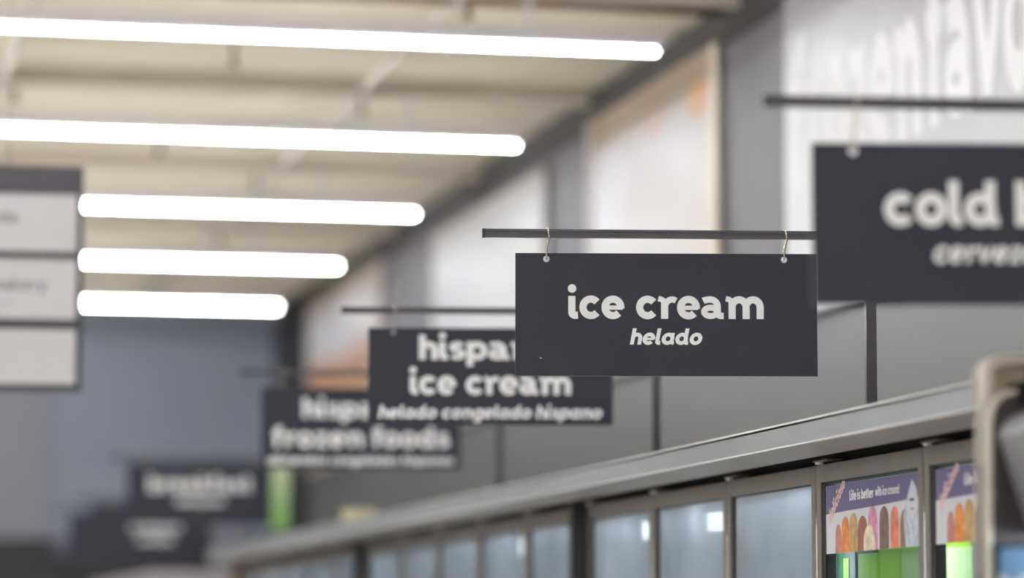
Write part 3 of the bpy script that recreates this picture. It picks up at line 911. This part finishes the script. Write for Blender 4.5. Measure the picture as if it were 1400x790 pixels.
dg_ = 16.6
a = P(384, 600, d=dg_)
zt = P(384, 632, d=dg_).z
t = empty('green_banner', (a.x, a.y, ZCORN), -PS, 'narrow upright green banner standing on the freezers below the frozen foods sign', 'banner')
wb = 25 * dg_ / F
mb = MB(); mb.box(-wb / 2, wb / 2, -.004, .004, .05, zt - ZCORN)
gm = bpy.data.materials.new('green banner print'); gm.use_nodes = True
nt = gm.node_tree; bs = nt.nodes['Principled BSDF']; bs.inputs['Roughness'].default_value = .5
uvn = nt.nodes.new('ShaderNodeUVMap'); sp_ = nt.nodes.new('ShaderNodeSeparateXYZ'); nt.links.new(uvn.outputs[0], sp_.inputs[0])
rp = nt.nodes.new('ShaderNodeValToRGB'); nt.links.new(sp_.outputs['Y'], rp.inputs[0]); nt.links.new(rp.outputs[0], bs.inputs['Base Color'])
rp.color_ramp.elements[0].position = 0; rp.color_ramp.elements[0].color = lin((120, 176, 84)) + (1,)
rp.color_ramp.elements[1].position = 1; rp.color_ramp.elements[1].color = lin((206, 212, 190)) + (1,)
for v, c_ in ((.35, (122, 168, 88)), (.55, (150, 176, 128)), (.85, (176, 196, 150))):
    e = rp.color_ramp.elements.new(v); e.color = lin(c_) + (1,)
HH = zt - ZCORN
mb.build('banner', gm, t, uv=lambda c: ((c.x + wb / 2) / wb, c.z / HH))
mb = MB(); mb.tube([(0, .008, .004), (0, .008, HH)], .004, 8); mb.box(-.05, .05, -.04, .05, 0, .006); mb.build('stand', M['hook'], t)

# far pale cooler beyond the row, carrying the last signs, and a grey box on it
yF0 = yj + 2 * CASE + .35
xf0 = P(150, 780, Y=yF0 + .4).x
t = empty('far_cooler', (2.7, yF0 + 2.2, 0), 0, 'pale far cooler beyond the end of the freezer row, bottom left of centre', 'cooler')
zf = P(220, 768, Y=yF0 + .2).z
mb = MB(); mb.box(-.55, .55, -1.9, 1.9, .1, Z6 - .03); mb.build('cabinet', M['pbar'], t, bevel=.02)
mb = MB(); mb.box(-.60, .58, -1.95, 1.95, Z6 - .03, Z6); mb.build('top_panel', M['pbar'], t)
mb = MB(); mb.box(-.50, .50, -1.85, 1.85, 0, .1); mb.build('plinth', M['dark'], t)
dq = (P(318, 716, Y=yF0 + .6) - CAM).dot(FW)
a = P(318, 735, Y=yF0 + .6)
t = empty('storage_box', (a.x, a.y, Z6), -PS, 'muted grey box on the far cooler, right of the small far sign', 'box')
zz = P(318, 700, Y=yF0 + .6).z - Z6
mb = MB(); mb.box(-.11, .11, -.1, .1, 0, zz); mb.build('box', M['mutedgrey'], t, bevel=.01)
mb = MB(); mb.box(-.115, .115, -.105, .105, zz, zz + .02); mb.build('lid', M['mutedgrey'], t)
a = P(87, 747, Y=YE - .06)
mb = MB(); mb.tube([(a.x, a.y + .0, a.z), (a.x, a.y - .03, a.z), (a.x, a.y - .05, a.z)], [.075, .07, .04], 20)
tag(mb.build('wall_disc', M['mutedgrey']), 'round greyish disc on the dark band of the end wall, bottom left', 'wall fitting')

# ------------------------------------------------------------------ open cooler at the right edge
dk = 6.25
O = P(1346, 700, d=dk)
yk = O.y
t = empty('open_cooler', (O.x, yk, 0), 0, 'open grey display cooler with cream rim, at the lower right edge', 'cooler')
def K(px, py):   # pixel to local (x, z) in the plane y = yk
    p = P(px + 9, py - 7, Y=yk); return (p.x - O.x, p.z)
def offset(path, d):
    out = []
    for i, p in enumerate(path):
        a = path[max(i - 1, 0)]; b = path[min(i + 1, len(path) - 1)]
        t_ = Vector((b[0] - a[0], b[1] - a[1])).normalized()
        out.append((p[0] + t_.y * d, p[1] - t_.x * d))
    return out
lower = [K(1336.5, 790)] + [K(1336, y) for y in (740, 690, 640, 600, 585)] + [K(1338, 570), K(1343, 557), K(1351, 547), K(1362, 541), K(1380, 538), K(1430, 536)]
lower = [(lower[0][0], .1)] + lower
upper = [K(1341, 560), K(1340, 540), K(1340, 520), K(1343, 507), K(1350, 498), K(1361, 492), K(1376, 489.5), K(1400, 489), K(1500, 489)]
mb = MB(); mb.prism(lower + [(lower[-1][0], .1)], 'y', 0, .035); mb.build('end_panel', M['coolgrey'], t)
def rim(path, w, dep0, dep1, m, nm):
    mb = MB(); ins = offset(path, w)
    for i in range(len(path) - 1):
        a, b, c_, d_ = path[i], path[i + 1], ins[i + 1], ins[i]
        for y in (dep0, dep1):
            mb.face([(a[0], y, a[1]), (b[0], y, b[1]), (c_[0], y, c_[1]), (d_[0], y, d_[1])])
        for p, q in ((a, b), (d_, c_)):
            mb.face([(p[0], dep0, p[1]), (q[0], dep0, q[1]), (q[0], dep1, q[1]), (p[0], dep1, p[1])], None, True)
    a, d_ = path[0], ins[0]; mb.face([(a[0], dep0, a[1]), (d_[0], dep0, d_[1]), (d_[0], dep1, d_[1]), (a[0], dep1, a[1])])
    a, d_ = path[-1], ins[-1]; mb.face([(a[0], dep0, a[1]), (d_[0], dep0, d_[1]), (d_[0], dep1, d_[1]), (a[0], dep1, a[1])])
    return mb.build(nm, m, t)
rim(lower, .010, -.02, .045, M['cream'], 'rim')
# second, thin grey inner bead
rim(offset(lower, .0125), .014, -.012, .0, M['coolgrey'], 'inner_rim')
mb = MB(); mb.prism(upper + [(upper[-1][0], upper[0][1])], 'y', .05, .075); mb.build('top_end_panel', M['tanpanel'], t)
rim(upper, .020, .02, .08, M['cream'], 'top_rim')
# black block standing in for the shade on the step between the arches
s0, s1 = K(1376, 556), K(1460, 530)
mb = MB(); mb.box(s0[0], s1[0], -.04, .048, s0[1], s1[1]); mb.build('step_shade', M['black'], t, bevel=.01)
hood = [K(x_ - 16, y_) for x_, y_ in ((1363, 606), (1366, 593), (1374, 582), (1388, 574), (1408, 568), (1460, 562), (1460, 737), (1406, 737), (1402, 727))]
mb = MB(); mb.prism(hood, 'y', -1.1, -.03, smooth=False); mb.build('hood', M['hood'], t, bevel=.004)
p0 = K(1347, 683)
mb = MB(); mb.tube([(p0[0], .0, p0[1]), (p0[0], -.016, p0[1]), (p0[0], -.019, p0[1])], [.006, .006, .003], 14); mb.build('bolt', M['hook'], t)
mb = MB()
mb.box(lower[0][0] + .02, .95, -1.35, .03, .02, .42)
mb.box(.80, .95, -1.35, .03, .42, 2.03)
mb.build('cabinet', M['coolgrey'], t, bevel=.01)
mb = MB(); mb.box(.16, .95, -1.35, .02, 2.03, 2.0995); mb.build('top_panel', M['tanpanel'], t)
ls = K(1432, 737); mb = MB(); mb.box(ls[0], ls[0] + .03, -1.05, -.08, ls[1] - .012, ls[1] - .001); mb.build('light_strip', M['strip'], t)  # out-of-view strip added under the hood to brighten the blue cartons
shz = K(1345, 790)[1] - .12
mb = MB(); mb.box(.01, .80, -1.3, -.002, shz - .02, shz); mb.build('shelf', M['coolgrey'], t)
pz = K(1360, 752)[1] - shz
for j in range(4):
    y_ = -.13 - j * .235
    q = empty('drink_carton', (O.x + .118, yk + y_, shz), 0, 'blue and white drink carton on the shelf of the open cooler', 'carton', 'blue cartons in the open cooler')
    mb = MB(); mb.box(-.10, .10, -.11, .11, 0, pz); mb.build('box', M['bluepack'], q, bevel=.004)
    mb = MB()
    wv = [(-.11, .45), (-.05, .52), (.02, .44), (.11, .56), (.11, .70), (.03, .60), (-.04, .68), (-.11, .60)]
    mb.face([(-.1006, a, b * pz) for a, b in wv]); 
    mb.face([(a * .9, -.1106, b * pz) for a, b in wv])
    mb.face([(-.1006, a, b * pz - .33 * pz) for a, b in wv])
    mb.face([(a * .9, -.1106, b * pz - .33 * pz) for a, b in wv])
    mb.build('wave_print', M['whitepack'], q)
    mb = MB(); mb.box(-.1012, .1012, -.1112, .1112, pz * .95, pz + .001); mb.build('top_band', M['navy'], q)

# ------------------------------------------------------------------ world and view
w = bpy.data.worlds.new('world'); sc.world = w; w.use_nodes = True
w.node_tree.nodes['Background'].inputs[0].default_value = (.5, .5, .52, 1)
w.node_tree.nodes['Background'].inputs[1].default_value = .3
sc.view_settings.view_transform = 'Standard'
sc.view_settings.look = 'None'
sc.view_settings.gamma = 1
sc.view_settings.exposure = 0.0
sc.view_settings.use_curve_mapping = False
sc.cycles.max_bounces = 8
sc.cycles.use_denoising = True
sc.cycles.sample_clamp_indirect = 8
